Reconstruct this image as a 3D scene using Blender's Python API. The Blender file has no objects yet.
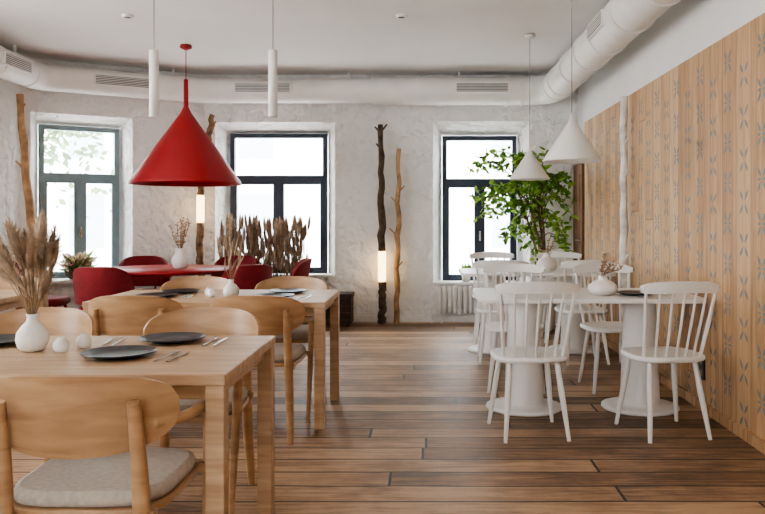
import bpy, math, random
from mathutils import Vector, Matrix
random.seed(7)
SC = bpy.context.scene
COL = SC.collection

# ------------------------------------------------------------------ materials
def lin(c):
    return tuple(((x/255)/12.92 if x/255 <= .04045 else ((x/255+.055)/1.055)**2.4) for x in c) + (1,)

def newmat(name):
    m = bpy.data.materials.new(name); m.use_nodes = True
    nt = m.node_tree; b = nt.nodes['Principled BSDF']
    return m, nt, b

def N(nt, t, **kw):
    n = nt.nodes.new(t)
    for k, v in kw.items():
        if k in n.inputs: n.inputs[k].default_value = v
        else: setattr(n, k, v)
    return n

def mat_simple(name, c, rough=.5, metal=0, noise=.06, nscale=12, bump=0, bscale=60, sheen=0, transl=0):
    m, nt, b = newmat(name)
    tc = N(nt, 'ShaderNodeTexCoord')
    nz = N(nt, 'ShaderNodeTexNoise', Scale=nscale, Detail=3.0)
    nt.links.new(tc.outputs['Object'], nz.inputs['Vector'])
    cr = N(nt, 'ShaderNodeValToRGB')
    L = lin(c)
    cr.color_ramp.elements[0].position = .3; cr.color_ramp.elements[1].position = .7
    cr.color_ramp.elements[0].color = tuple(x*(1-noise*1.5) for x in L[:3])+(1,)
    cr.color_ramp.elements[1].color = tuple(min(1, x*(1+noise)) for x in L[:3])+(1,)
    nt.links.new(nz.outputs['Fac'], cr.inputs['Fac'])
    nt.links.new(cr.outputs['Color'], b.inputs['Base Color'])
    b.inputs['Roughness'].default_value = rough
    b.inputs['Metallic'].default_value = metal
    if sheen: b.inputs['Sheen Weight'].default_value = sheen
    if bump:
        n2 = N(nt, 'ShaderNodeTexNoise', Scale=bscale, Detail=4.0)
        nt.links.new(tc.outputs['Object'], n2.inputs['Vector'])
        bp = N(nt, 'ShaderNodeBump', Strength=bump, Distance=.01)
        nt.links.new(n2.outputs['Fac'], bp.inputs['Height'])
        nt.links.new(bp.outputs['Normal'], b.inputs['Normal'])
    if transl:
        tr = N(nt, 'ShaderNodeBsdfTranslucent'); nt.links.new(cr.outputs['Color'], tr.inputs['Color'])
        mx = N(nt, 'ShaderNodeMixShader'); mx.inputs[0].default_value = transl
        nt.links.new(b.outputs[0], mx.inputs[1]); nt.links.new(tr.outputs[0], mx.inputs[2])
        nt.links.new(mx.outputs[0], nt.nodes['Material Output'].inputs[0])
    return m

def mat_wood(name, c1, c2, stretch=(2, 25, 25), rough=.45, bump=.08):
    m, nt, b = newmat(name)
    tc = N(nt, 'ShaderNodeTexCoord')
    mp = N(nt, 'ShaderNodeMapping'); mp.inputs['Scale'].default_value = stretch
    nt.links.new(tc.outputs['Object'], mp.inputs['Vector'])
    nz = N(nt, 'ShaderNodeTexNoise', Scale=1.5, Detail=6.0, Distortion=.6)
    nt.links.new(mp.outputs['Vector'], nz.inputs['Vector'])
    cr = N(nt, 'ShaderNodeValToRGB')
    cr.color_ramp.elements[0].position = .32; cr.color_ramp.elements[1].position = .68
    cr.color_ramp.elements[0].color = lin(c1); cr.color_ramp.elements[1].color = lin(c2)
    nt.links.new(nz.outputs['Fac'], cr.inputs['Fac'])
    nt.links.new(cr.outputs['Color'], b.inputs['Base Color'])
    b.inputs['Roughness'].default_value = rough
    bp = N(nt, 'ShaderNodeBump', Strength=bump, Distance=.004)
    nt.links.new(nz.outputs['Fac'], bp.inputs['Height'])
    nt.links.new(bp.outputs['Normal'], b.inputs['Normal'])
    return m

def mat_plaster(name, c, amp=.5, dist=.03, scale=5):
    m, nt, b = newmat(name)
    tc = N(nt, 'ShaderNodeTexCoord')
    n1 = N(nt, 'ShaderNodeTexNoise', Scale=scale, Detail=5.0, Distortion=.3)
    n2 = N(nt, 'ShaderNodeTexVoronoi', Scale=scale*1.6, feature='SMOOTH_F1')
    n3 = N(nt, 'ShaderNodeTexNoise', Scale=1.1, Detail=3.0)
    for n in (n1, n3): nt.links.new(tc.outputs['Object'], n.inputs['Vector'])
    mx = N(nt, 'ShaderNodeVectorMath', operation='MULTIPLY_ADD')
    mx.inputs[1].default_value = (.2, .2, .2)
    nt.links.new(n1.outputs['Color'], mx.inputs[0]); nt.links.new(tc.outputs['Object'], mx.inputs[2])
    nt.links.new(mx.outputs[0], n2.inputs['Vector'])
    ad = N(nt, 'ShaderNodeMath', operation='ADD')
    nt.links.new(n1.outputs['Fac'], ad.inputs[0]); nt.links.new(n2.outputs['Distance'], ad.inputs[1])
    bp = N(nt, 'ShaderNodeBump', Strength=amp, Distance=dist)
    nt.links.new(ad.outputs[0], bp.inputs['Height']); nt.links.new(bp.outputs['Normal'], b.inputs['Normal'])
    cr = N(nt, 'ShaderNodeValToRGB')
    L = lin(c)
    cr.color_ramp.elements[0].position = .3; cr.color_ramp.elements[1].position = .7
    cr.color_ramp.elements[0].color = tuple(x*.93 for x in L[:3])+(1,)
    cr.color_ramp.elements[1].color = L
    nt.links.new(n3.outputs['Fac'], cr.inputs['Fac']); nt.links.new(cr.outputs['Color'], b.inputs['Base Color'])
    b.inputs['Roughness'].default_value = .85
    return m

def mat_boards(name, axis, across, width, length, cols, seam, grain, rough, seamw=.03, hue_var=1.0, wear=0):
    """planks: 'axis' = world axis running along board, 'across' = axis across boards"""
    m, nt, b = newmat(name)
    tc = N(nt, 'ShaderNodeTexCoord'); sp = N(nt, 'ShaderNodeSeparateXYZ')
    nt.links.new(tc.outputs['Object'], sp.inputs[0])
    def M(op, a, bb=None, c=None):
        n = N(nt, 'ShaderNodeMath', operation=op)
        for i, v in enumerate((a, bb, c)):
            if v is None: continue
            if isinstance(v, (int, float)): n.inputs[i].default_value = v
            else: nt.links.new(v, n.inputs[i])
        return n.outputs[0]
    A = sp.outputs[axis]; X = sp.outputs[across]
    if wear:   # slightly wavy board edges of an old floor
        cw = N(nt, 'ShaderNodeCombineXYZ'); nt.links.new(M('MULTIPLY', A, 1.5), cw.inputs[0]); nt.links.new(M('MULTIPLY', X, 6.0), cw.inputs[1])
        nw = N(nt, 'ShaderNodeTexNoise', Scale=1.0, Detail=3.0); nt.links.new(cw.outputs[0], nw.inputs['Vector'])
        X2 = M('ADD', X, M('MULTIPLY', M('SUBTRACT', nw.outputs['Fac'], .5), .03))
    else: X2 = X
    r = M('DIVIDE', X2, width); row = M('FLOOR', r); fr = M('FRACT', r)
    wn = N(nt, 'ShaderNodeTexWhiteNoise', noise_dimensions='1D'); nt.links.new(row, wn.inputs['W'])
    al = M('DIVIDE', M('ADD', A, M('MULTIPLY', wn.outputs['Value'], 7.3)), length)
    ci = M('FLOOR', al); fa = M('FRACT', al)
    cb = N(nt, 'ShaderNodeCombineXYZ'); nt.links.new(row, cb.inputs[0]); nt.links.new(ci, cb.inputs[1])
    wn2 = N(nt, 'ShaderNodeTexWhiteNoise', noise_dimensions='2D'); nt.links.new(cb.outputs[0], wn2.inputs['Vector'])
    # grain coordinates
    cg = N(nt, 'ShaderNodeCombineXYZ')
    nt.links.new(M('MULTIPLY', A, grain[0]), cg.inputs[0]); nt.links.new(M('MULTIPLY', X, grain[1]), cg.inputs[1])
    nt.links.new(M('MULTIPLY', wn2.outputs['Value'], 50.0), cg.inputs[2])
    nz = N(nt, 'ShaderNodeTexNoise', Scale=1.0, Detail=8.0, Distortion=1.0, Roughness=.62); nt.links.new(cg.outputs[0], nz.inputs['Vector'])
    mixv = M('ADD', M('MULTIPLY', wn2.outputs['Value'], .45*hue_var), M('MULTIPLY', nz.outputs['Fac'], 1.2))
    mixv = M('SUBTRACT', mixv, .1+.225*hue_var)
    if wear:
        nb = N(nt, 'ShaderNodeTexNoise', Scale=2.2, Detail=6.0, Roughness=.7); nt.links.new(tc.outputs['Object'], nb.inputs['Vector'])
        mixv = M('ADD', mixv, M('MULTIPLY', M('SUBTRACT', nb.outputs['Fac'], .5), wear))
    cr = N(nt, 'ShaderNodeValToRGB')
    cr.color_ramp.elements[0].position = .25; cr.color_ramp.elements[0].color = lin(cols[0])
    cr.color_ramp.elements[1].position = .75; cr.color_ramp.elements[1].color = lin(cols[2])
    e = cr.color_ramp.elements.new(.5); e.color = lin(cols[1])
    nt.links.new(mixv, cr.inputs['Fac'])
    s1 = M('MAXIMUM', M('LESS_THAN', fr, seamw), M('LESS_THAN', fa, seamw*width/length))
    mix = N(nt, 'ShaderNodeMix', data_type='RGBA')
    nt.links.new(s1, mix.inputs[0]); nt.links.new(cr.outputs['Color'], mix.inputs[6]); mix.inputs[7].default_value = lin(seam)
    nt.links.new(mix.outputs[2], b.inputs['Base Color'])
    rr = M('ADD', M('MULTIPLY', nz.outputs['Fac'], .25), rough-.12)
    nt.links.new(rr, b.inputs['Roughness'])
    h = M('SUBTRACT', M('MULTIPLY', nz.outputs['Fac'], .9 if wear else .35), s1)
    bp = N(nt, 'ShaderNodeBump', Strength=.6 if wear else .35, Distance=.007 if wear else .004)
    nt.links.new(h, bp.inputs['Height']); nt.links.new(bp.outputs['Normal'], b.inputs['Normal'])
    return m

M_FLOOR = mat_boards('oak_floor', 0, 1, .2, 2.3, [(88, 66, 50), (142, 111, 84), (184, 152, 120)], (26, 19, 14), (2.2, 28), .50, .07, 1.0, .8)
M_CLAD = mat_boards('oak_cladding', 2, 1, .205, 6.0, [(160, 122, 84), (192, 154, 114), (210, 176, 138)], (112, 82, 54), (1.2, 16), .55, seamw=.025, hue_var=.8)
M_PLAST = mat_plaster('rough_plaster', (240, 238, 235), .8, .05, 7)
M_SMOOTH = mat_plaster('smooth_plaster', (236, 234, 231), .12, .01, 4)
M_CEIL = mat_plaster('ceiling_paint', (230, 227, 223), .05, .01, 3)
M_DUCT = mat_simple('duct_white', (232, 229, 224), .5, 0, .03, 5)
M_GRILLE = mat_simple('grille_grey', (120, 120, 118), .5)
M_CORD = mat_simple('lamp_cord', (150, 148, 144), .6)
M_WHITE = mat_simple('white_lacquer', (234, 232, 229), .35, 0, .02, 4)
M_WLAMP = mat_simple('white_shade', (228, 227, 222), .45, 0, .02, 4)
M_RED = mat_simple('red_lacquer', (150, 16, 24), .45, 0, .04, 4)
M_REDF = mat_simple('red_fabric', (120, 16, 24), .85, 0, .1, 30, .2, 200, .1)
M_OAK = mat_wood('oak_table', (164, 130, 96), (194, 162, 127), (2, 22, 22), .45)
M_BEECH = mat_wood('beech_chair', (160, 122, 86), (186, 150, 112), (3, 3, 16), .4)
M_CUSH = mat_simple('grey_cushion', (182, 171, 158), .9, 0, .1, 60, .3, 300, .2)
M_PLATE = mat_simple('slate_plate', (34, 38, 44), .35, 0, .1, 10)
M_STEEL = mat_simple('steel', (190, 190, 188), .25, 1, .03)
M_CERAM = mat_simple('white_ceramic', (228, 223, 216), .5, 0, .04, 20, .2, 40)
M_PLUME = mat_simple('pampas', (212, 192, 168), .95, 0, .2, 30, transl=.45)
M_PLUMED = mat_simple('dried_reed', (176, 150, 126), .95, 0, .25, 20, transl=.4)
M_STEM = mat_simple('dry_stem', (146, 118, 88), .8, 0, .2)
M_LOGD = mat_simple('bark_dark', (90, 72, 58), .9, 0, .4, 14, .9, 30)
M_LOGM = mat_simple('bark_medium', (138, 108, 82), .9, 0, .4, 14, .9, 30)
M_LOGL = mat_simple('bark_light', (182, 144, 106), .8, 0, .3, 10, .6, 30)
M_BIRCH = mat_simple('birch_bark', (222, 217, 210), .8, 0, .25, 8, .5, 30)
def mat_emit(name, c, s):
    m, nt, b = newmat(name)
    b.inputs['Base Color'].default_value = lin(c)
    b.inputs['Emission Color'].default_value = lin(c); b.inputs['Emission Strength'].default_value = s
    return m
M_GLOW = mat_emit('lamp_glow', (255, 214, 150), 6)
M_LEAF = mat_simple('leaf_green', (96, 140, 52), .5, 0, .3, 3, transl=.4)
M_LEAF2 = mat_simple('leaf_light', (148, 184, 80), .5, 0, .25, 3, transl=.45)
M_SLEAF = mat_simple('street_leaf', (116, 138, 100), .7, 0, .2, 3)
M_TRUNK = mat_simple('trunk', (104, 82, 60), .9, 0, .2, 20)
M_FRAME = mat_simple('frame_blue_grey', (42, 54, 70), .45)
M_FRAME_GLARE = mat_simple('frame_grey_glare', (124, 144, 148), .45)  # window glare put into the frame colour, paler than the other frames
M_SILL = mat_simple('sill_white', (230, 228, 224), .4)
M_DARK = mat_simple('dark_wicker', (66, 52, 44), .7, 0, .3, 40, .5, 60)
M_BLACK = mat_simple('black_plastic', (20, 20, 20), .4)
M_DOOR = mat_wood('door_wood', (104, 70, 42), (138, 96, 60), (20, 20, 2), .5)
M_ORN = mat_simple('ornament_inlay', (122, 130, 130), .6)
M_RAD = mat_simple('radiator_white', (228, 226, 222), .4)
M_SOIL = mat_simple('soil', (50, 38, 28), 1)
M_BASK = mat_simple('basket', (96, 84, 70), .9, 0, .3, 40, .5, 80)
M_INRED = mat_simple('shade_inner', (120, 16, 20), .6)
M_FAC = mat_simple('street_facade', (244, 243, 241), .9, 0, .02, .4)
M_FACW = mat_simple('street_window', (192, 200, 206), .4)
M_STREET = mat_simple('street', (210, 210, 208), .9)

def mat_glass():
    m = bpy.data.materials.new('window_glass'); m.use_nodes = True
    nt = m.node_tree; nt.nodes.clear()
    o = N(nt, 'ShaderNodeOutputMaterial'); t = N(nt, 'ShaderNodeBsdfTransparent'); g = N(nt, 'ShaderNodeBsdfGlossy')
    g.inputs['Roughness'].default_value = .02
    mx = N(nt, 'ShaderNodeMixShader'); mx.inputs[0].default_value = .05
    nt.links.new(t.outputs[0], mx.inputs[1]); nt.links.new(g.outputs[0], mx.inputs[2]); nt.links.new(mx.outputs[0], o.inputs[0])
    return m
M_GLASS = mat_glass()

# ------------------------------------------------------------------ mesh builder
class MB:
    def __init__(s): s.v = []; s.f = []; s.mi = []; s.sm = []; s.mats = []
    def add(s, vs, fs, mat, smooth=True):
        if mat not in s.mats: s.mats.append(mat)
        k = s.mats.index(mat); o = len(s.v)
        s.v += [Vector(v) for v in vs]
        for f in fs: s.f.append([i+o for i in f]); s.mi.append(k); s.sm.append(smooth)
    def box(s, c, sz, mat, rot=None):
        h = Vector(sz)/2; vs = []
        for x in (-1, 1):
            for y in (-1, 1):
                for z in (-1, 1):
                    p = Vector((x*h.x, y*h.y, z*h.z))
                    if rot: p = rot @ p
                    vs.append(p+Vector(c))
        s.add(vs, [(0, 1, 3, 2), (4, 6, 7, 5), (0, 4, 5, 1), (2, 3, 7, 6), (0, 2, 6, 4), (1, 5, 7, 3)], mat, False)
    def loft(s, rings, mat, cap=True, smooth=True):
        n = len(rings[0]); vs = [p for r in rings for p in r]; fs = []
        for i in range(len(rings)-1):
            for j in range(n):
                k = (j+1) % n
                fs.append((i*n+j, i*n+k, (i+1)*n+k, (i+1)*n+j))
        s.add(vs, fs, mat, smooth)
        if cap:
            s.add(rings[0], [tuple(range(n))[::-1]], mat, False); s.add(rings[-1], [tuple(range(n))], mat, False)
    def tube(s, pts, rad, mat, n=10, cap=True, flat=1.0):
        pts = [Vector(p) for p in pts]
        if isinstance(rad, (int, float)): rad = [rad]*len(pts)
        rings = []; up = None
        for i, p in enumerate(pts):
            t = (pts[min(i+1, len(pts)-1)]-pts[max(i-1, 0)])
            if t.length < 1e-9: t = Vector((0, 0, 1))
            t.normalize()
            if up is None:
                a = Vector((0, 0, 1)) if abs(t.z) < .9 else Vector((0, 1, 0))
                up = (a-t*a.dot(t)).normalized()
            else:
                up = (up-t*up.dot(t)).normalized()
            sd = t.cross(up)
            rings.append([p+(up*math.cos(2*math.pi*j/n)*flat+sd*math.sin(2*math.pi*j/n))*rad[i] for j in range(n)])
        s.loft(rings, mat, cap)
    def lathe(s, prof, mat, c=(0, 0, 0), n=32, cap=False, rib=0, nr=0):
        rings = [[Vector((c[0]+r*(1+rib*math.cos(nr*2*math.pi*j/n))*math.cos(2*math.pi*j/n), c[1]+r*(1+rib*math.cos(nr*2*math.pi*j/n))*math.sin(2*math.pi*j/n), c[2]+z)) for j in range(n)] for r, z in prof]
        s.loft(rings, mat, cap)
    def pad(s, c, sx, sy, h, mat, e=4, n=40, rd=None, taper=0):
        """rounded superellipse slab, centre c is bottom centre"""
        rd = rd or h*.4
        def ring(k, z):
            out = []
            for j in range(n):
                a = 2*math.pi*j/n; ca, sa = math.cos(a), math.sin(a)
                x = math.copysign(abs(ca)**(2/e), ca)*(sx/2-k); y = math.copysign(abs(sa)**(2/e), sa)*(sy/2-k)
                x *= 1+taper*(y/(sy/2))
                out.append(Vector((c[0]+x, c[1]+y, c[2]+z)))
            return out
        s.loft([ring(rd, 0), ring(rd*.3, rd*.3), ring(0, rd), ring(0, h-rd), ring(rd*.3, h-rd*.3), ring(rd, h)], mat)
    def shell(s, fn, nu, nv, th, mat):
        e = 1e-3
        A = []; B = []
        for i in range(nu+1):
            for j in range(nv+1):
                u = i/nu; v = j/nv
                p = Vector(fn(u, v))
                du = Vector(fn(min(1, u+e), v))-Vector(fn(max(0, u-e), v)); dv = Vector(fn(u, min(1, v+e)))-Vector(fn(u, max(0, v-e)))
                nn = du.cross(dv)
                nn = nn.normalized() if nn.length > 1e-12 else Vector((0, 1, 0))
                A.append(p+nn*th/2); B.append(p-nn*th/2)
        n = len(A); w = nv+1; fs = []
        for i in range(nu):
            for j in range(nv):
                a = i*w+j
                fs.append((a, a+w, a+w+1, a+1)); fs.append((n+a, n+a+1, n+a+w+1, n+a+w))
        s.add(A+B, fs, mat, True)
        bd = [(i*w) for i in range(nu+1)]+[(nu*w+j) for j in range(1, nv+1)]+[(i*w+nv) for i in range(nu-1, -1, -1)]+[j for j in range(nv-1, 0, -1)]
        vs = [A[k] for k in bd]+[B[k] for k in bd]; L = len(bd)
        s.add(vs, [(k, L+k, L+(k+1) % L, (k+1) % L) for k in range(L)], mat, True)
    def mesh(s, name):
        me = bpy.data.meshes.new(name)
        me.from_pydata([tuple(v) for v in s.v], [], s.f)
        for m in s.mats: me.materials.append(m)
        me.polygons.foreach_set('material_index', s.mi); me.polygons.foreach_set('use_smooth', s.sm)
        me.update()
        return me
    def obj(s, name, loc=(0, 0, 0), rz=0, bevel=0):
        return place(s.mesh(name), name, loc, rz, bevel)

def place(me, name, loc=(0, 0, 0), rz=0, bevel=0):
    o = bpy.data.objects.new(name, me); COL.objects.link(o)
    o.location = loc; o.rotation_euler = (0, 0, math.radians(rz))
    if bevel:
        b = o.modifiers.new('bevel', 'BEVEL'); b.width = bevel; b.segments = 2; b.limit_method = 'ANGLE'
    return o

def bez(p0, p1, p2, p3, n=10):
    out = []
    for i in range(n+1):
        t = i/n
        out.append(Vector(p0)*(1-t)**3+Vector(p1)*3*t*(1-t)**2+Vector(p2)*3*t*t*(1-t)+Vector(p3)*t**3)
    return out

# ------------------------------------------------------------------ room shell
H = 2.98
XR = 1.84; XL = -4.35; YF = 9.4; YB = -2.2
def wall(name, p0, p1, th, openings, mat, outward, z1=H):
    """openings: (s0,s1,z0,z1, S0,S1,Z0,Z1) room-side and outer-side rectangles"""
    p0 = Vector(p0+(0,)); p1 = Vector(p1+(0,)); L = (p1-p0).length; d = (p1-p0)/L; out = Vector(outward+(0,)).normalized()
    ss = [(0, 0), (L, L)]; zz = [(0, 0), (z1, z1)]
    for o in openings:
        ss += [(o[0], o[4]), (o[1], o[5])]; zz += [(o[2], o[6]), (o[3], o[7])]
    ss = sorted(set(ss)); zz = sorted(set(zz))
    mb = MB(); nz = len(zz)
    F = [p0+d*a[0]+Vector((0, 0, b[0])) for a in ss for b in zz]
    B = [p0+d*a[1]+Vector((0, 0, b[1]))+out*th for a in ss for b in zz]
    n = len(F); fs = []
    def hole(i, j):
        a = (ss[i][0]+ss[i+1][0])/2; b = (zz[j][0]+zz[j+1][0])/2
        return any(o[0] < a < o[1] and o[2] < b < o[3] for o in openings)
    ns = len(ss)-1; nzc = nz-1
    for i in range(ns):
        for j in range(nzc):
            if hole(i, j): continue
            a = i*nz+j
            fs.append((a, a+nz, a+nz+1, a+1)); fs.append((n+a, n+a+1, n+a+nz+1, n+a+nz))
            for (di, dj, q) in ((-1, 0, (a, a+1)), (1, 0, (a+nz, a+nz+1)), (0, -1, (a, a+nz)), (0, 1, (a+1, a+nz+1))):
                ii, jj = i+di, j+dj
                if ii < 0 or jj < 0 or ii >= ns or jj >= nzc or hole(ii, jj):
                    fs.append((q[0], q[1], n+q[1], n+q[0]))
    mb.add(F+B, fs, mat, False)
    o = mb.obj(name)
    return o, p0, d, out

def window(name, p0, d, out, th, S0, S1, Z0, Z1, s0, s1, frame, transom, inward=.06, sill=True):
    mb = MB(); rot = Matrix(((d.x, out.x, 0), (d.y, out.y, 0), (0, 0, 1)))
    def P(s, t, z): return p0+d*s+out*t+Vector((0, 0, z))
    T = th-.06
    def bar(sa, sb, za, zb, t=T, dp=.07):
        mb.box(P((sa+sb)/2, t, (za+zb)/2), (sb-sa, dp, zb-za), frame, rot)
    w = .055
    bar(S0, S0+w, Z0, Z1); bar(S1-w, S1, Z0, Z1); bar(S0+w, S1-w, Z1-w, Z1); bar(S0+w, S1-w, Z0, Z0+w)
    bar(S0+w, S1-w, transom-.04, transom+.04)
    m = (S0+S1)/2
    bar(m-.035, m+.035, Z0+w, transom-.04, T-.01, .09)
    # casement sashes
    k = .03
    for a, b in ((S0+w, m-.035), (m+.035, S1-w)):
        bar(a, a+k, Z0+w, transom-.04, T-.02, .05); bar(b-k, b, Z0+w, transom-.04, T-.02, .05)
        bar(a+k, b-k, Z0+w, Z0+w+k, T-.02, .05); bar(a+k, b-k, transom-.04-k, transom-.04, T-.02, .05)
    # handle
    mb.box(P(m, T-.07, (Z0+transom)/2-.05), (.02, .04, .12), M_STEEL, rot)
    mb.box(P(m, T+.01, (Z0+Z1)/2), (S1-S0-.02, .006, Z1-Z0-.02), M_GLASS, rot)
    if sill:
        mb.box(P((s0+s1)/2, (T-.05-inward)/2, Z0-.002), (s1-s0-.02, T-.05+inward, .03), M_SILL, rot)
    return mb.obj(name)

# floor & ceiling
mb = MB(); mb.box(((XL+XR)/2, (YF+YB)/2, -.05), (XR-XL+1.0, YF-YB+1.0, .1), M_FLOOR); mb.obj('floor')
mb = MB(); mb.box(((XL+XR)/2, (YF+YB)/2, H+.05), (XR-XL+1.0, YF-YB+1.0, .1), M_CEIL); mb.obj('ceiling')

TH = .34
# back wall  p0 = (-2.65,9.4)
bx = -2.65
o2 = (-2.53-bx, -1.085-bx, .56, 2.41, -2.41-bx, -1.21-bx, .56, 2.30)
o3 = (.096-bx, 1.265-bx, .47, 2.42, .215-bx, 1.135-bx, .47, 2.27)
W, p0, d, out = wall('wall_back', (bx, YF), (XR+.3, YF), TH, [o2, o3], M_PLAST, (0, 1))
window('window_2', p0, d, out, TH, o2[4], o2[5], o2[6], o2[7], o2[0], o2[1], M_FRAME, 1.74)
window('window_3', p0, d, out, TH, o3[4], o3[5], o3[6], o3[7], o3[0], o3[1], M_FRAME, 1.70)
# angled wall
pA = (XL, 8.38); pB = (bx, YF)
ol = (.10, 1.15, .56, 2.40, .20, 1.05, .56, 2.30)
dv = Vector((pB[0]-pA[0], pB[1]-pA[1])).normalized()
W, pa, da, outa = wall('wall_back_left', pA, pB, TH, [ol], M_PLAST, (-dv.y, dv.x))
window('window_1', pa, da, outa, TH, ol[4], ol[5], ol[6], ol[7], ol[0], ol[1], M_FRAME_GLARE, 1.72, .14)
# left wall with windows out of the picture
lo = []
for (a, b) in ((3.4, 5.0), (6.2, 7.8)):
    lo.append((a, b, .6, 2.4, a+.08, b-.08, .6, 2.32))
W, pl, dl, outl = wall('wall_left', (XL, YB), (XL, 8.38), TH, lo, M_PLAST, (-1, 0))
for i, q in enumerate(lo):
    window('window_%d' % (4+i), pl, dl, outl, TH, q[4], q[5], q[6], q[7], q[0], q[1], M_FRAME, 1.75)
# right wall
mb = MB(); mb.box((XR+.15, (YF+YB)/2, H/2), (.3, YF-YB, H), M_SMOOTH); mb.obj('wall_right')
CT = 2.33; CY = 8.8
mb = MB(); mb.box((XR-.02, (CY+YB)/2, CT/2), (.04, CY-YB, CT), M_CLAD); 
xs = XR-.0415
def leafshape(cy, cz, ang, L, w):
    u = Vector((0, math.cos(ang), math.sin(ang))); v = Vector((0, -math.sin(ang), math.cos(ang))); c = Vector((xs, cy, cz))
    pts = [c+u*L*.14, c+u*L*.38+v*w*.8, c+u*L*.65+v*w, c+u*L, c+u*L*.65-v*w, c+u*L*.38-v*w*.8]
    mb.add(pts, [(0, 1, 2, 3, 4, 5)], M_ORN, False)
y = 2.05; k = 0
while y < CY-.1:
    z = .13+(.12 if k % 2 else 0)
    while z < CT-.08:
        for a in (50, 130, 230, 310): leafshape(y, z, math.radians(a), .092, .012)
        if k % 2:
            for a in (0, 180): leafshape(y, z, math.radians(a), .055, .009)
        z += .24
    y += .235; k += 1
mb.obj('wall_cladding')
# rear wall (behind the camera), with one unseen window added to let in sky light
wl = XR-XL
orr = (2.0, 4.4, .7, 2.4, 2.08, 4.32, .7, 2.32)
W, pr, dr, outr = wall('wall_rear', (XL, YB), (XR+.3, YB), TH, [orr], M_SMOOTH, (0, -1))
window('window_6', pr, dr, outr, TH, orr[4], orr[5], orr[6], orr[7], orr[0], orr[1], M_FRAME, 1.8)
# baseboards
mb = MB(); mb.box(((bx+XR)/2, YF-.01, .04), (XR-bx-.02, .02, .08), M_SILL); mb.obj('baseboard_back')
mb = MB(); mb.box((XR-.05, (CY+YB)/2, .03), (.02, CY-YB, .06), M_CLAD); mb.obj('baseboard_right')

# door on right wall end
mb = MB()
XD = XR-.042
mb.box((XD, 9.1, .94), (.04, .5, 1.88), M_DOOR); mb.box((XD-.025, 9.1, 1.35), (.012, .34, .8), M_DOOR); mb.box((XD-.025, 9.1, .5), (.012, .34, .6), M_DOOR)
mb.tube([(XD-.02, 8.9, 1.0), (XD-.06, 8.9, 1.0), (XD-.06, 9.0, 1.0)], .008, M_STEEL)
mb.obj('door_1', bevel=.004)

# ------------------------------------------------------------------ ventilation duct
def corner(path, r=.3):
    path = [Vector(p) for p in path]; out = [path[0]]
    for i in range(1, len(path)-1):
        a, b, c = path[i-1], path[i], path[i+1]
        p = b+(a-b).normalized()*r; q = b+(c-b).normalized()*r
        for t in [k/8 for k in range(9)]:
            out.append(p*(1-t)**2+b*2*t*(1-t)+q*t*t)
    out.append(path[-1]); return out
DZ = 2.75
mb = MB()
mb.tube(corner([(-4.1, YB+.05, DZ), (-4.1, 8.26, DZ), (-2.6, 9.18, DZ), (-.6, 9.2, DZ)], .15), .145, M_DUCT, 28)
mb.tube(corner([(-.6, 9.2, DZ), (1.5, 9.2, DZ), (1.5, YB+.05, DZ)], .38), .165, M_DUCT, 28)
def ring(p, q, r): mb.tube([p, q], r, M_DUCT, 28)
for x in (-2.3, -1.35, -.62, .15, .95, 1.12): ring((x, 9.2, DZ), (x+.025, 9.2, DZ), .178 if x > -.7 else .155)
for yy in (8.75, 8.45, 7.7, 7.0, 6.35, 5.6, 4.9, 3): ring((1.5, yy, DZ), (1.5, yy+.025, DZ), .178)
for yy in (8.0, 7.4, 6.5): ring((-4.1, yy, DZ), (-4.1, yy+.025, DZ), .155)
def grille(c, sd, nrm, w, h):
    rot = Matrix((( sd[0], nrm[0], 0), (sd[1], nrm[1], 0), (0, 0, 1)))
    c = Vector(c)
    mb.box(c, (w, .06, h), M_DUCT, rot)
    nv = Vector((nrm[0], nrm[1], 0))
    mb.box(c+nv*.031, (w-.03, .004, h-.025), M_GRILLE, rot)
    for i in range(5):
        mb.box(c+nv*.034+Vector((0, 0, (i-2)*(h-.03)/5)), (w-.03, .008, .005), M_DUCT, rot)
grille((-1.88, 9.04, DZ+.01), (1, 0), (0, -1), .66, .12)
grille((.66, 9.02, DZ+.01), (1, 0), (0, -1), .62, .12)
cc = Vector((-3.38, 8.70, DZ)); nn = Vector((dv.y, -dv.x, 0))
grille(cc+nn*.135, (dv.x, dv.y), (nn.x, nn.y), .62, .12)
grille((-3.96, 7.55, DZ), (0, 1), (1, 0), .5, .12)
grille((1.35, 6.1, DZ), (0, 1), (-1, 0), .5, .12)
# hangers
for p in ((-2.9, 9.0), (-.9, 9.2), (.4, 9.2), (1.5, 7.2), (1.5, 5.2), (-4.1, 7.8)):
    mb.box((p[0], p[1], (H+DZ+.14)/2), (.02, .02, H-DZ-.14), M_DUCT)
mb.obj('ventilation_duct')

# ceiling spots
for (x, y) in ((-2.54, 6.66), (-.2, 6.66), (-.2, 3.5), (-2.5, 3.5)):
    mb = MB(); mb.lathe([(.0, 0), (.045, 0), (.05, .01), (.05, .02)], M_WHITE, (0, 0, -.02), 20); mb.lathe([(0, -.021), (.03, -.021)], M_BLACK, (0, 0, 0), 20)
    mb.obj('ceiling_spotlight', (x, y, H))

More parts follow.
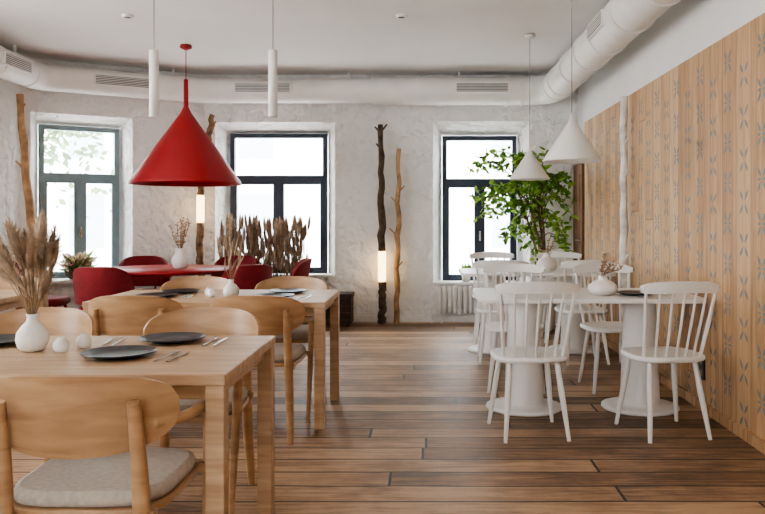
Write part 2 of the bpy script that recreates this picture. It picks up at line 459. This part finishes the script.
# ------------------------------------------------------------------ tables
def wood_table(L, D, Ht=.75):
    mb = MB(); t = .035
    mb.box((0, 0, Ht-t/2), (L, D, t), M_OAK)
    lw = .060
    for sx in (-1, 1):
        for sy in (-1, 1):
            mb.box((sx*(L/2-lw/2-.004), sy*(D/2-lw/2-.004), (Ht-t)/2), (lw, lw, Ht-t), M_OAK)
    a = .05
    for sy in (-1, 1): mb.box((0, sy*(D/2-.045), Ht-t-a/2), (L-2*lw-.01, .022, a), M_OAK)
    for sx in (-1, 1): mb.box((sx*(L/2-.045), 0, Ht-t-a/2), (.022, D-2*lw-.01, a), M_OAK)
    for sx in (-1, 1):
        for sy in (-1, 1): mb.box((sx*(L/2-lw/2-.004), sy*(D/2-lw/2-.004), .004), (.05, .05, .008), M_STEEL)
    return mb.mesh('dining_table')
wt = wood_table(1.42, .82)
place(wood_table(1.60, .82), 'dining_table', (-1.42, 2.83, 0), 0, .004)
place(wt, 'dining_table.001', (-1.295, 4.97, 0), 0, .004)
place(wt, 'dining_table.002', (-3.3, 4.97, 0), 0, .004)

def white_table(L, D):
    mb = MB(); mb.pad((0, 0, .722), L, D, .028, M_WHITE, 16, 64, .006)
    for sx in (-1, 1):
        x = sx*.38
        mb.lathe([(0, 0), (.245, 0), (.25, .006), (.248, .018), (.2, .022), (.135, .026), (.128, .04), (.118, .3), (.105, .6), (.1, .70), (.16, .712), (.16, .722), (0, .722)], M_WHITE, (x, 0, 0), 40)
    return mb.mesh('white_pedestal_table')
wpt = white_table(1.40, .78)
place(wpt, 'white_pedestal_table', (1.03, 5.12, 0)); place(wpt, 'white_pedestal_table.001', (1.03, 7.38, 0))

# ------------------------------------------------------------------ armchair (bent wood)
def armchair():
    mb = MB()
    # seat frame & cushion
    mb.pad((0, .0, .415), .46, .46, .022, M_BEECH, 4.5, 44, .006, .03)
    mb.pad((0, .0, .437), .455, .45, .045, M_CUSH, 4, 44, .018, .03)
    # backrest
    def fn(u, v):
        a = (u-.5)*2
        ang = a*1.0
        x = .262*math.sin(ang)/math.sin(1.0)
        y = -.265+.20*(1-math.cos(ang))/(1-math.cos(1.0))*.62
        e = max(0, 1-abs(a)**3.2)**.5
        zt = .815-.015*a*a; zb = .585+.03*a*a
        mid = (zt+zb)/2+.005; hh = (zt-zb)/2*(.25+.75*e)
        z = mid+(v*2-1)*hh
        y2 = y-.04*(z-.6)/.2
        return (x, y2, z)
    mb.shell(fn, 28, 8, .013, M_BEECH)
    for s in (-1, 1):
        # rear leg
        pts = bez((s*.205, -.27, 0), (s*.19, -.225, .25), (s*.185, -.225, .5), (s*.18, -.283, .745), 12)
        mb.tube(pts, [.013+.011*math.sin(math.pi*min(1, (i/12)*.75+.12)) for i in range(13)], M_BEECH, 12)
        # front leg rising into arm
        pts = bez((s*.225, .225, 0), (s*.238, .205, .25), (s*.249, .2, .48), (s*.25, .195, .58), 8)
        pts += bez((s*.25, .19, .605), (s*.252, .17, .642), (s*.252, .12, .645), (s*.250, .02, .645), 8)
        pts += bez((s*.249, -.02, .648), (s*.246, -.1, .655), (s*.232, -.165, .665), (s*.208, -.215, .67), 6)
        mb.tube(pts, [.013+.007*min(1, i/7) if i < 9 else .019 for i in range(len(pts))], M_BEECH, 12, True, .85)
        # brackets
        mb.box((s*.23, .19, .425), (.04, .03, .03), M_BEECH)
        mb.box((s*.20, -.225, .425), (.04, .03, .03), M_BEECH)
    return mb.mesh('dining_armchair')
ac = armchair()
chairs = [(-.957, 2.36, 0), (-1.72, 2.36, 0), (-1.01, 3.36, 180), (-1.76, 3.36, 180), (-.94, 4.54, 0), (-1.62, 4.54, 0), (-.95, 5.38, 180), (-1.62, 5.38, 180), (-2.98, 5.4, 180), (-3.62, 5.4, 180), (-3.0, 4.52, 0)]
for i, (x, y, r) in enumerate(chairs):
    place(ac, 'dining_armchair' + ('' if i == 0 else '.%03d' % i), (x, y, 0), r)

# ------------------------------------------------------------------ white windsor chair
def windsor():
    mb = MB()
    mb.pad((0, .01, .43), .43, .41, .032, M_WHITE, 3.2, 44, .012, -.05)
    for s in (-1, 1):
        for (tx, ty, fx, fy) in ((.14, .13, .195, .2), (.135, -.12, .18, -.215)):
            mb.tube([(s*tx, ty, .435), (s*(tx*.6+fx*.4), ty*.6+fy*.4, .26), (s*fx, fy, 0)], [.015, .018, .011], M_WHITE, 12)
    def rp(a):  # a in [-1,1]
        return Vector((.232*a, -.275+.06*a*a, .862-.012*a*a))
    def fn(u, v):
        a = (u-.5)*2; p = rp(a); e = max(0, 1-abs(a)**6)**.5
        return (p.x, p.y-.012*(v-.5), p.z+(v-.5)*.062*(.45+.55*e))
    mb.shell(fn, 24, 4, .02, M_WHITE)
    for i in range(7):
        a = (i-3)/3
        b = Vector((.172*a, -.165+.045*a*a, .455)); t = rp(a*.9); t.z -= .01
        r = .0085 if abs(a) < .99 else .012
        m = (b+t)/2+Vector((0, -.004, 0))
        mb.tube([b, m, t], [r*.85, r, r*.75], M_WHITE, 8)
    return mb.mesh('spindle_chair')
wc = windsor()
pos = [(.60, 4.53, 6), (1.38, 4.54, 10), (.66, 5.72, 176), (1.37, 5.72, 185), (.66, 6.82, -4), (1.36, 6.82, 6), (.70, 7.98, 180), (1.40, 7.98, 178)]
for i, (x, y, r) in enumerate(pos):
    place(wc, 'spindle_chair' + ('' if i == 0 else '.%03d' % i), (x, y, 0), r)

# ------------------------------------------------------------------ red chairs and round table
def redchair():
    mb = MB()
    mb.pad((0, .01, .40), .48, .46, .075, M_REDF, 3.2, 44, .028)
    def fn(u, v):
        a = (u-.5)*2; ang = a*1.15
        x = .255*math.sin(ang)/math.sin(1.15); y = -.25+.17*(1-math.cos(ang))/(1-math.cos(1.15))
        e = max(0, 1-abs(a)**4)**.5
        zb = .50; zt = zb+.10+.23*e
        z = zb+v*(zt-zb)
        return (x, y-.06*(z-.5)/.3, z)
    mb.shell(fn, 28, 8, .035, M_REDF)
    for s in (-1, 1):
        mb.tube([(s*.12, -.235, .42), (s*.12, -.262, .53)], .012, M_RED, 8)
        mb.tube([(s*.17, .16, .41), (s*.21, .21, 0)], [.017, .011], M_RED, 10)
        mb.tube([(s*.17, -.15, .41), (s*.21, -.22, 0)], [.017, .011], M_RED, 10)
    return mb.mesh('red_upholstered_chair')
rc = redchair()
pos = [(-2.80, 6.93, 0), (-1.72, 7.22, 40), (-3.74, 7.62, -80), (-3.02, 8.38, 200), (-2.1, 8.45, 175), (-1.5, 8.05, 100)]
for i, (x, y, r) in enumerate(pos):
    place(rc, 'red_upholstered_chair' + ('' if i == 0 else '.%03d' % i), (x, y, 0), r)
mb = MB()
mb.lathe([(0, .715), (.64, .715), (.68, .73), (.685, .74), (.68, .75), (0, .75)], M_RED, n=64)
mb.lathe([(0, 0), (.3, 0), (.305, .008), (.3, .02), (.06, .03), (.045, .06), (.045, .66), (.2, .715)], M_RED, n=40)
mb.obj('round_red_table', (-2.58, 7.75, 0))

# ------------------------------------------------------------------ lamps
mb = MB()
r0 = .54
mb.lathe([(0, 0), (.055, 0), (.06, -.03), (.02, -.05), (0, -.05)], M_RED, (0, 0, H), 24)
mb.tube([(0, 0, H-.04), (0, 0, 2.64)], .004, M_RED, 6)
mb.lathe([(.012, 2.64), (.022, 2.63), (.024, 2.36), (.05, 2.31), (.06, 2.29), (r0, 1.61), (r0, 1.585), (r0-.012, 1.59), (.05, 2.27)], M_RED, n=56)
mb.lathe([(0, 2.2), (.05, 2.2), (.05, 2.28), (0, 2.28)], M_INRED, n=20)
mb.obj('red_pendant_lamp', (-2.39, 7.8, 0))
def white_pend():
    mb = MB()
    mb.lathe([(0, 0), (.05, 0), (.05, -.02), (.01, -.03), (0, -.03)], M_WLAMP, (0, 0, H), 24)
    mb.tube([(0, 0, H-.02), (0, 0, 1.9)], .0035, M_CORD, 6)
    mb.lathe([(.008, 1.93), (.016, 1.92), (.018, 1.885), (.03, 1.86), (.05, 1.83), (.188, 1.625), (.19, 1.612), (.183, 1.614), (.04, 1.82)], M_WLAMP, n=40)
    mb.lathe([(0, 1.70), (.03, 1.715), (.03, 1.78), (.015, 1.82), (0, 1.82)], M_WHITE, n=16)
    return mb.mesh('white_pendant_lamp')
wp = white_pend()
place(wp, 'white_pendant_lamp', (.96, 5.1, 0)); place(wp, 'white_pendant_lamp.001', (.99, 7.38, 0))
def cyl_pend():
    mb = MB()
    mb.lathe([(0, 0), (.04, 0), (.04, -.02), (0, -.02)], M_WLAMP, (0, 0, H), 20)
    mb.tube([(0, 0, H-.02), (0, 0, 2.3)], .0035, M_CORD, 6)
    mb.lathe([(0, 2.31), (.026, 2.308), (.029, 2.3), (.029, 1.885), (.026, 1.883), (.024, 1.9), (0, 1.9)], M_WLAMP, n=24)
    return mb.mesh('cylinder_pendant_lamp')
cp = cyl_pend()
place(cp, 'cylinder_pendant_lamp', (-.965, 4.95, 0)); place(cp, 'cylinder_pendant_lamp.001', (-1.72, 4.95, 0))

# ------------------------------------------------------------------ logs
def log_pts(a, b, n, wob, rnd):
    a = Vector(a); b = Vector(b)
    return [a.lerp(b, i/n)+Vector((rnd.uniform(-wob, wob), rnd.uniform(-wob, wob)*.4, 0))*(1 if 0 < i < n else 0) for i in range(n+1)]
def log(mbx, a, b, r0, r1, mat, seed, stubs=4):
    rnd = random.Random(seed); n = 16; P = log_pts(a, b, n, .014, rnd)
    mbx.tube(P, [r0+(r1-r0)*i/n+rnd.uniform(-.1, .1)*r0 for i in range(n+1)], mat, 12)
    for k in range(stubs):
        i = rnd.randint(5, n-1); ang = rnd.choice((0, math.pi))+rnd.uniform(-.6, .4); l = rnd.uniform(.05, .10)
        mbx.tube([P[i], P[i]+Vector((math.cos(ang)*l, -.01-abs(math.sin(ang))*l*.5, l*1.0))], [r1*.5, r1*.28], mat, 8)
def loglamp(x, y, zg0, zg1, zt, r, seed, name, tx=0, mat=None):
    mb = MB()
    log(mb, (0, 0, 0), (0, 0, zg0), r*1.05, r, mat, seed, 0)
    mb.lathe([(0, zg0), (r*1.0, zg0), (r*1.05, zg0+.02), (r*1.05, zg1-.02), (r, zg1), (0, zg1)], M_GLOW, n=20)
    log(mb, (0, 0, zg1), (tx, 0, zt), r, r*.72, mat, seed+1, 3)
    return mb.obj(name, (x, y, 0))
loglamp(-.51, 9.25, .50, .86, 2.36, .044, 3, 'log_lamp', -.02, M_LOGD)
loglamp(-2.62, 9.1, 1.2, 1.52, 2.46, .042, 11, 'log_lamp.001', .14, M_LOGM)
mb = MB(); log(mb, (0, 0, 0), (.03, 0, 2.08), .036, .024, M_LOGL, 21, 5); mb.obj('dry_branch', (-.34, 9.28, 0))
mb = MB(); log(mb, (.1, 0, 0), (-.12, .02, 2.55), .05, .036, M_LOGL, 25, 4); mb.obj('dry_branch.001', (-4.14, 8.18, 0))
mb = MB(); log(mb, (0, 0, 0), (0, 0, 2.3), .042, .03, M_BIRCH, 31, 5); mb.obj('birch_trunk', (1.72, 6.75, 0), 90)

# ------------------------------------------------------------------ plants
def leaf(mb, p, dirv, L, w, mat, rnd):
    d_ = dirv.normalized(); a = Vector((rnd.uniform(-1, 1), rnd.uniform(-1, 1), rnd.uniform(-1, 1)))
    s_ = d_.cross(a)
    if s_.length < 1e-4: return
    s_.normalize(); nrm = d_.cross(s_)
    p = Vector(p)
    pts = [p, p+d_*L*.35+s_*w, p+d_*L*.7+s_*w*.75-nrm*L*.05, p+d_*L-nrm*L*.12, p+d_*L*.7-s_*w*.75-nrm*L*.05, p+d_*L*.35-s_*w, p+d_*L*.4-nrm*w*.3]
    mb.add(pts, [(0, 1, 6), (1, 2, 6), (2, 3, 6), (3, 4, 6), (4, 5, 6), (5, 0, 6)], mat, True)
rnd = random.Random(5)
mb = MB()
mb.lathe([(0, 0), (.12, 0), (.15, .02), (.165, .5), (.17, .6), (.155, .6), (.15, .56), (0, .56)], M_WHITE, n=36)
mb.lathe([(0, .565), (.15, .565)], M_SOIL, n=24)
for t in range(5):
    base = Vector((rnd.uniform(-.04, .04), rnd.uniform(-.04, .04), .56))
    top = Vector((rnd.uniform(-.30, .04), rnd.uniform(-.05, .05), 1.30+.12*t))
    tr = bez(base, base+Vector((.03, 0, .3)), top-Vector((-.05, 0, .3)), top, 10)
    mb.tube(tr, [.016-.008*i/10 for i in range(11)], M_TRUNK, 8)
    for k in range(15):
        i = rnd.randint(6, 10); s0 = tr[i]
        ang = rnd.uniform(0, 2*math.pi); ln = rnd.uniform(.25, .68)
        dx = math.cos(ang)*ln-.16; dy = math.sin(ang)*ln*.3
        up = rnd.uniform(.1, .6)
        e = s0+Vector((dx, dy, up-rnd.uniform(0, .5)))
        if e.x > .34: e.x = .34
        if e.x < -.78: e.x = -.78
        if e.z > 2.02: e.z = 2.02
        br = bez(s0, s0+Vector((dx*.3, dy*.3, up*.8)), e+Vector((-dx*.2, 0, .1)), e, 8)
        mb.tube(br, [.006-.004*j/8 for j in range(9)], M_TRUNK, 5)
        for j in range(3, 9):
            for q in range(3):
                dd = Vector((rnd.uniform(-1, 1), rnd.uniform(-1, 1), rnd.uniform(-.9, .5)))
                P = br[j]+Vector((rnd.uniform(-.03, .03), rnd.uniform(-.03, .03), rnd.uniform(-.02, .02)))
                if P.x > .36 or P.y > .2: continue
                leaf(mb, P, dd, rnd.uniform(.07, .11), rnd.uniform(.016, .026), M_LEAF if rnd.random() < .5 else M_LEAF2, rnd)
mb.obj('potted_ficus_tree', (1.30, 8.72, 0))

def plume(mb, base, tip, L, r, mat, rnd, nh=90, hl=.03, sr=.0015, hw=.07):
    base = Vector(base); tip = Vector(tip)
    mid = base.lerp(tip, .5)+Vector((rnd.uniform(-.02, .02), rnd.uniform(-.02, .02), .02))
    P = bez(base, mid, tip-(tip-mid).normalized()*L, tip, 8)
    mb.tube(P, sr, M_STEM, 5)
    ax = (P[-1]-P[-3]).normalized()
    mb.tube([tip-ax*L, tip-ax*L*.75, tip-ax*L*.4, tip-ax*L*.1, tip], [r*.1, r*.4, r*.42, r*.2, r*.04], mat, 7)
    for i in range(nh):
        t = rnd.random(); c = tip-ax*L*(1-t)
        a = Vector((rnd.uniform(-1, 1), rnd.uniform(-1, 1), rnd.uniform(-1, 1)))
        a = (a-ax*a.dot(ax))
        if a.length < .05: continue
        a.normalize(); rr = r*(math.sin(math.pi*min(1, t*.85+.12)))
        dd = (a*rr+ax*hl*rnd.uniform(.3, 1.1))
        s_ = dd.cross(Vector((rnd.uniform(-1, 1), rnd.uniform(-1, 1), 1))).normalized()*(hl*hw)
        mb.add([c+s_, c-s_, c+dd], [(0, 1, 2)], mat, True)

def vase_prof(h, r, neck):
    return [(0, 0), (r*.55, 0), (r*.85, h*.1), (r, h*.3), (r*.93, h*.5), (r*.6, h*.7), (neck, h*.8), (neck*.9, h*.92), (neck*1.1, h), (neck*.8, h), (neck*.7, h*.85), (0, h*.8)]
def vase_with(name, loc, h, r, neck, kind, top, spread, n, seed, rib=0, lean=(0, 0)):
    rnd = random.Random(seed); mb = MB()
    mb.lathe(vase_prof(h, r, neck), M_CERAM, n=48, rib=rib, nr=16)
    for i in range(n):
        a = rnd.uniform(0, 2*math.pi); q = math.sqrt(rnd.random())
        tz = top*rnd.uniform(.6, 1.0)
        tip = Vector((math.cos(a)*spread*q+lean[0], math.sin(a)*spread*q*.8+lean[1], tz))
        b = Vector((math.cos(a)*neck*.3, math.sin(a)*neck*.3, h*.85))
        if kind == 'plume': plume(mb, b, tip, top*rnd.uniform(.25, .36), rnd.uniform(.03, .042), M_PLUME if rnd.random() < .45 else M_PLUMED, rnd, 320, .032, .0015, .06)
        elif kind == 'thin': plume(mb, b, tip, top*.3, .012, M_PLUMED if i % 2 else M_PLUME, rnd, 50, .02)
        elif kind == 'twig':
            P = bez(b, b+Vector((0, 0, .05)), tip-Vector((0, 0, .03)), tip, 6); mb.tube(P, .002, M_STEM, 5)
            for j in range(2, 7):
                for _ in range(3): leaf(mb, P[j], Vector((rnd.uniform(-1, 1), rnd.uniform(-1, 1), rnd.uniform(0, 1))), .025, .006, M_PLUMED, rnd)
    return mb.obj(name, loc)
TZ = .7505
vase_with('pampas_vase', (-1.44, 2.86, TZ), .135, .056, .02, 'plume', .50, .16, 20, 2, .02, (-.06, 0))
vase_with('dried_flower_vase', (-1.205, 4.85, TZ), .11, .05, .016, 'thin', .40, .09, 12, 4, .02)
vase_with('dried_flower_vase.001', (-2.42, 7.72, TZ+.0), .20, .085, .05, 'twig', .52, .12, 18, 6)
vase_with('round_vase', (.98+.16, 5.0, TZ), .125, .095, .03, 'twig', .27, .12, 7, 8, 0, (.08, 0))
vase_with('round_vase.001', (1.14, 7.3, TZ), .17, .10, .035, 'twig', .3, .1, 6, 9)

# reed planter
rnd = random.Random(12); mb = MB()
mb.box((0, 0, .27), (1.02, .24, .54), M_DARK); mb.box((0, 0, .542), (.98, .2, .01), M_SOIL)
for i in range(230):
    x = rnd.uniform(-.49, .49); yy = rnd.uniform(-.09, .09); t = rnd.uniform(.74, 1.30)
    plume(mb, (x, yy, .54), (x+rnd.uniform(-.06, .06), yy+rnd.uniform(-.05, .03), t), .17, rnd.uniform(.035, .05), rnd.choice((M_PLUMED, M_PLUMED, M_PLUME)), rnd, 80, .03, .003, .1)
mb.obj('dried_reed_planter', (-1.88, 8.98, 0))

# bowl of plants on the sill of window 1
rnd = random.Random(3); mb = MB()
mb.lathe([(0, 0), (.09, 0), (.135, .05), (.155, .11), (.14, .11), (.13, .09), (0, .09)], M_BASK, n=30)
for i in range(420):
    a = rnd.uniform(0, 6.28); q = rnd.random()*.13
    dd = Vector((math.cos(a)*.9, math.sin(a)*.9, rnd.uniform(.0, 1.5)))
    bs = Vector((math.cos(a)*q, math.sin(a)*q, .09+rnd.uniform(0, .14)))
    leaf(mb, bs, dd, rnd.uniform(.05, .12), .016, rnd.choice((M_LEAF, M_PLUMED, M_PLUME, M_PLUMED)), rnd)
c = pa+da*.58-outa*.0
mb.obj('plant_bowl', (c.x, c.y, .575))

# sill herb pots window 3
def herb(seed):
    rnd = random.Random(seed); mb = MB()
    mb.lathe([(0, 0), (.045, 0), (.06, .10), (.052, .10), (.05, .085), (0, .085)], M_CERAM, n=24)
    for i in range(60):
        a = rnd.uniform(0, 6.28)
        leaf(mb, (math.cos(a)*.02, math.sin(a)*.02, .09+rnd.uniform(0, .06)), Vector((math.cos(a)*.6, math.sin(a)*.6, rnd.uniform(.5, 1.5))), rnd.uniform(.05, .11), .012, rnd.choice((M_LEAF, M_LEAF2)), rnd)
    return mb
herb(41).obj('potted_herb', (.50, YF+.08, .485)); herb(43).obj('potted_herb.001', (.72, YF+.08, .485))

# ------------------------------------------------------------------ tableware
def plate(r):
    mb = MB(); mb.lathe([(0, 0), (r*.6, 0), (r*.7, .004), (r, .016), (r, .02), (r*.72, .009), (0, .007)], M_PLATE, n=48); return mb.mesh('dark_plate')
pl_ = plate(.125); pi = 0
for (x, y) in ((-1.075, 2.74), (-.995, 3.08), (-1.66, 3.02), (-1.82, 2.62), (-1.66, 4.84), (-1.60, 5.12), (-.93, 4.80), (-.90, 5.13), (1.35, 4.98), (.62, 5.22)):
    place(pl_, 'dark_plate' + ('' if pi == 0 else '.%03d' % pi), (x, y, TZ)); pi += 1
def knife():
    mb = MB(); mb.tube([(0, -.1, .004), (0, 0, .004)], [.006, .005], M_STEEL, 8, True, .5)
    mb.add([(-.005, 0, .003), (.006, 0, .003), (.009, .06, .003), (.0, .11, .003), (-.005, .06, .003), (-.005, 0, .006), (.006, 0, .005), (.009, .06, .005), (.0, .11, .005), (-.005, .06, .006)], [(0, 1, 2, 3, 4), (9, 8, 7, 6, 5), (0, 5, 6, 1), (1, 6, 7, 2), (2, 7, 8, 3), (3, 8, 9, 4), (4, 9, 5, 0)], M_STEEL, False)
    return mb.mesh('table_knife')
def fork():
    mb = MB(); mb.tube([(0, -.1, .004), (0, .02, .004), (0, .04, .004)], [.006, .004, .008], M_STEEL, 8, True, .4)
    for i in range(4): mb.tube([((i-1.5)*.005, .04, .004), ((i-1.5)*.006, .10, .005)], .0017, M_STEEL, 5)
    return mb.mesh('table_fork')
kn, fk = knife(), fork(); i = 0
for (x, y, r) in ((-.86, 2.72, -4), (-1.20, 3.06, 8), (-.80, 3.05, 0), (-.72, 4.80, 0), (-1.46, 4.86, 0), (1.56, 4.98, 0)):
    sfx = '' if i == 0 else '.%03d' % i
    place(kn, 'table_knife'+sfx, (x, y, TZ), r); place(fk, 'table_fork'+sfx, (x-.042, y+.003, TZ), r); i += 1
mb = MB(); mb.lathe([(0, 0), (.02, 0), (.027, .012), (.028, .028), (.018, .045), (.01, .052), (0, .053)], M_CERAM, n=24); sh = mb.mesh('salt_shaker')
for i, (x, y) in enumerate(((-1.325, 2.84), (-1.28, 2.93), (-1.33, 4.86), (-1.37, 4.95))):
    place(sh, 'salt_shaker' + ('' if i == 0 else '.%03d' % i), (x, y, TZ))

# ------------------------------------------------------------------ radiator, trunk, socket, rack
mb = MB()
for i in range(13):
    mb.pad((i*.062, 0, .12), .052, .08, .32, M_RAD, 5, 16, .012)
mb.tube([(-.03, 0, .16), (.78, 0, .16)], .018, M_RAD, 10); mb.tube([(-.03, 0, .40), (.78, 0, .40)], .018, M_RAD, 10)
mb.tube([(-.03, 0, .16), (-.09, 0, .16), (-.09, .03, .1), (-.09, .03, 0)], .012, M_RAD, 8)
for x in (.03, .71): mb.box((x, 0, .065), (.02, .06, .13), M_RAD)
mb.obj('radiator', (.17, 9.31, 0))
mb = MB()
mb.box((0, 0, .18), (.42, .32, .30), M_DARK); mb.box((0, 0, .355), (.44, .34, .05), M_DARK)
for sx in (-1, 1):
    for sy in (-1, 1): mb.box((sx*.17, sy*.12, .02), (.04, .04, .04), M_DARK)
for z in (.08, .16, .24): mb.box((0, -.165, z), (.42, .012, .02), M_LOGD)
mb.box((0, -.175, .33), (.05, .015, .05), M_STEEL)
mb.obj('wicker_trunk', (-1.06, 9.12, 0), 0, .006)
mb = MB(); mb.box((0, 0, 0), (.012, .085, .16), M_BLACK); 
for z in (-.038, .038): mb.tube([(-.005, 0, z), (-.010, 0, z)], .022, M_GRILLE, 16)
mb.obj('power_socket', (XR-.046, 5.05, .28), 0, .002)
mb = MB()
mb.lathe([(0, 0), (.12, 0), (.12, .015), (.02, .025), (0, .025)], M_WHITE, n=30); mb.tube([(0, 0, .02), (0, 0, 1.86)], .012, M_WHITE, 10)
for z in (1.82, 1.68, 1.54):
    for a in (0, 90, 180, 270):
        t = math.radians(a+z*100); mb.tube([(0, 0, z-.03), (math.cos(t)*.08, math.sin(t)*.08, z), (math.cos(t)*.1, math.sin(t)*.1, z+.03)], .006, M_WHITE, 6)
mb.obj('coat_rack', (1.62, 9.18, 0))

# ------------------------------------------------------------------ exterior
mb = MB(); mb.box((-2, 30, 4), (80, 1, 14), M_FAC)
for i in range(-12, 12):
    for j in range(3):
        mb.box((i*3.2, 29.48, 1.2+j*3.4), (1.3, .06, 2.0), M_FACW)
mb.obj('street_building')
mb = MB(); mb.box((-2, 20, -.7), (80, 19, .2), M_STREET); mb.obj('street_ground')
def tree(name, x, y, s, seed):
    rnd = random.Random(seed); mb = MB()
    mb.tube([(0, 0, 0), (.1, 0, 2), (0, 0, 4)], [.13, .1, .06], M_TRUNK, 10)
    for i in range(1500):
        v = Vector((rnd.gauss(0, 1), rnd.gauss(0, .7), rnd.gauss(0, .8)))*s*.45+Vector((0, 0, 5.0))
        leaf(mb, v, Vector((rnd.uniform(-1, 1), rnd.uniform(-1, 1), rnd.uniform(-1, .3))), .26, .08, M_SLEAF, rnd)
    mb.obj(name, (x, y, -.6))
tree('street_tree', -12.0, 23, 3.2, 1)

# ------------------------------------------------------------------ light
w = bpy.data.worlds.new('World'); SC.world = w; w.use_nodes = True
bg = w.node_tree.nodes['Background']; bg.inputs['Color'].default_value = (.93, .97, 1, 1); bg.inputs['Strength'].default_value = 15.5
def area(name, loc, rot, sx, sy, power, col=(1, 1, 1)):
    l = bpy.data.lights.new(name, 'AREA'); l.shape = 'RECTANGLE'; l.size = sx; l.size_y = sy; l.energy = power; l.color = col
    o = bpy.data.objects.new(name, l); COL.objects.link(o); o.location = loc; o.rotation_euler = [math.radians(a) for a in rot]
    return o
for i, q in enumerate(lo):
    area('window_fill.%03d' % i, (XL+.05, YB+(q[0]+q[1])/2, 1.5), (0, -90, 0), 1.7, 1.5, 40, (1, .99, .98))  # added fill lamps just inside the unseen left windows, strengthening their daylight
SC.view_settings.look = 'AgX - Medium High Contrast'

# ------------------------------------------------------------------ camera
cam = bpy.data.cameras.new('camera'); co = bpy.data.objects.new('camera', cam); COL.objects.link(co)
co.location = (0, 0, 1.23); co.rotation_euler = (math.radians(90), 0, 0)
cam.sensor_width = 36; cam.lens = 36*780/765
cam.shift_x = -42.5/765; cam.shift_y = -37/765
SC.camera = co
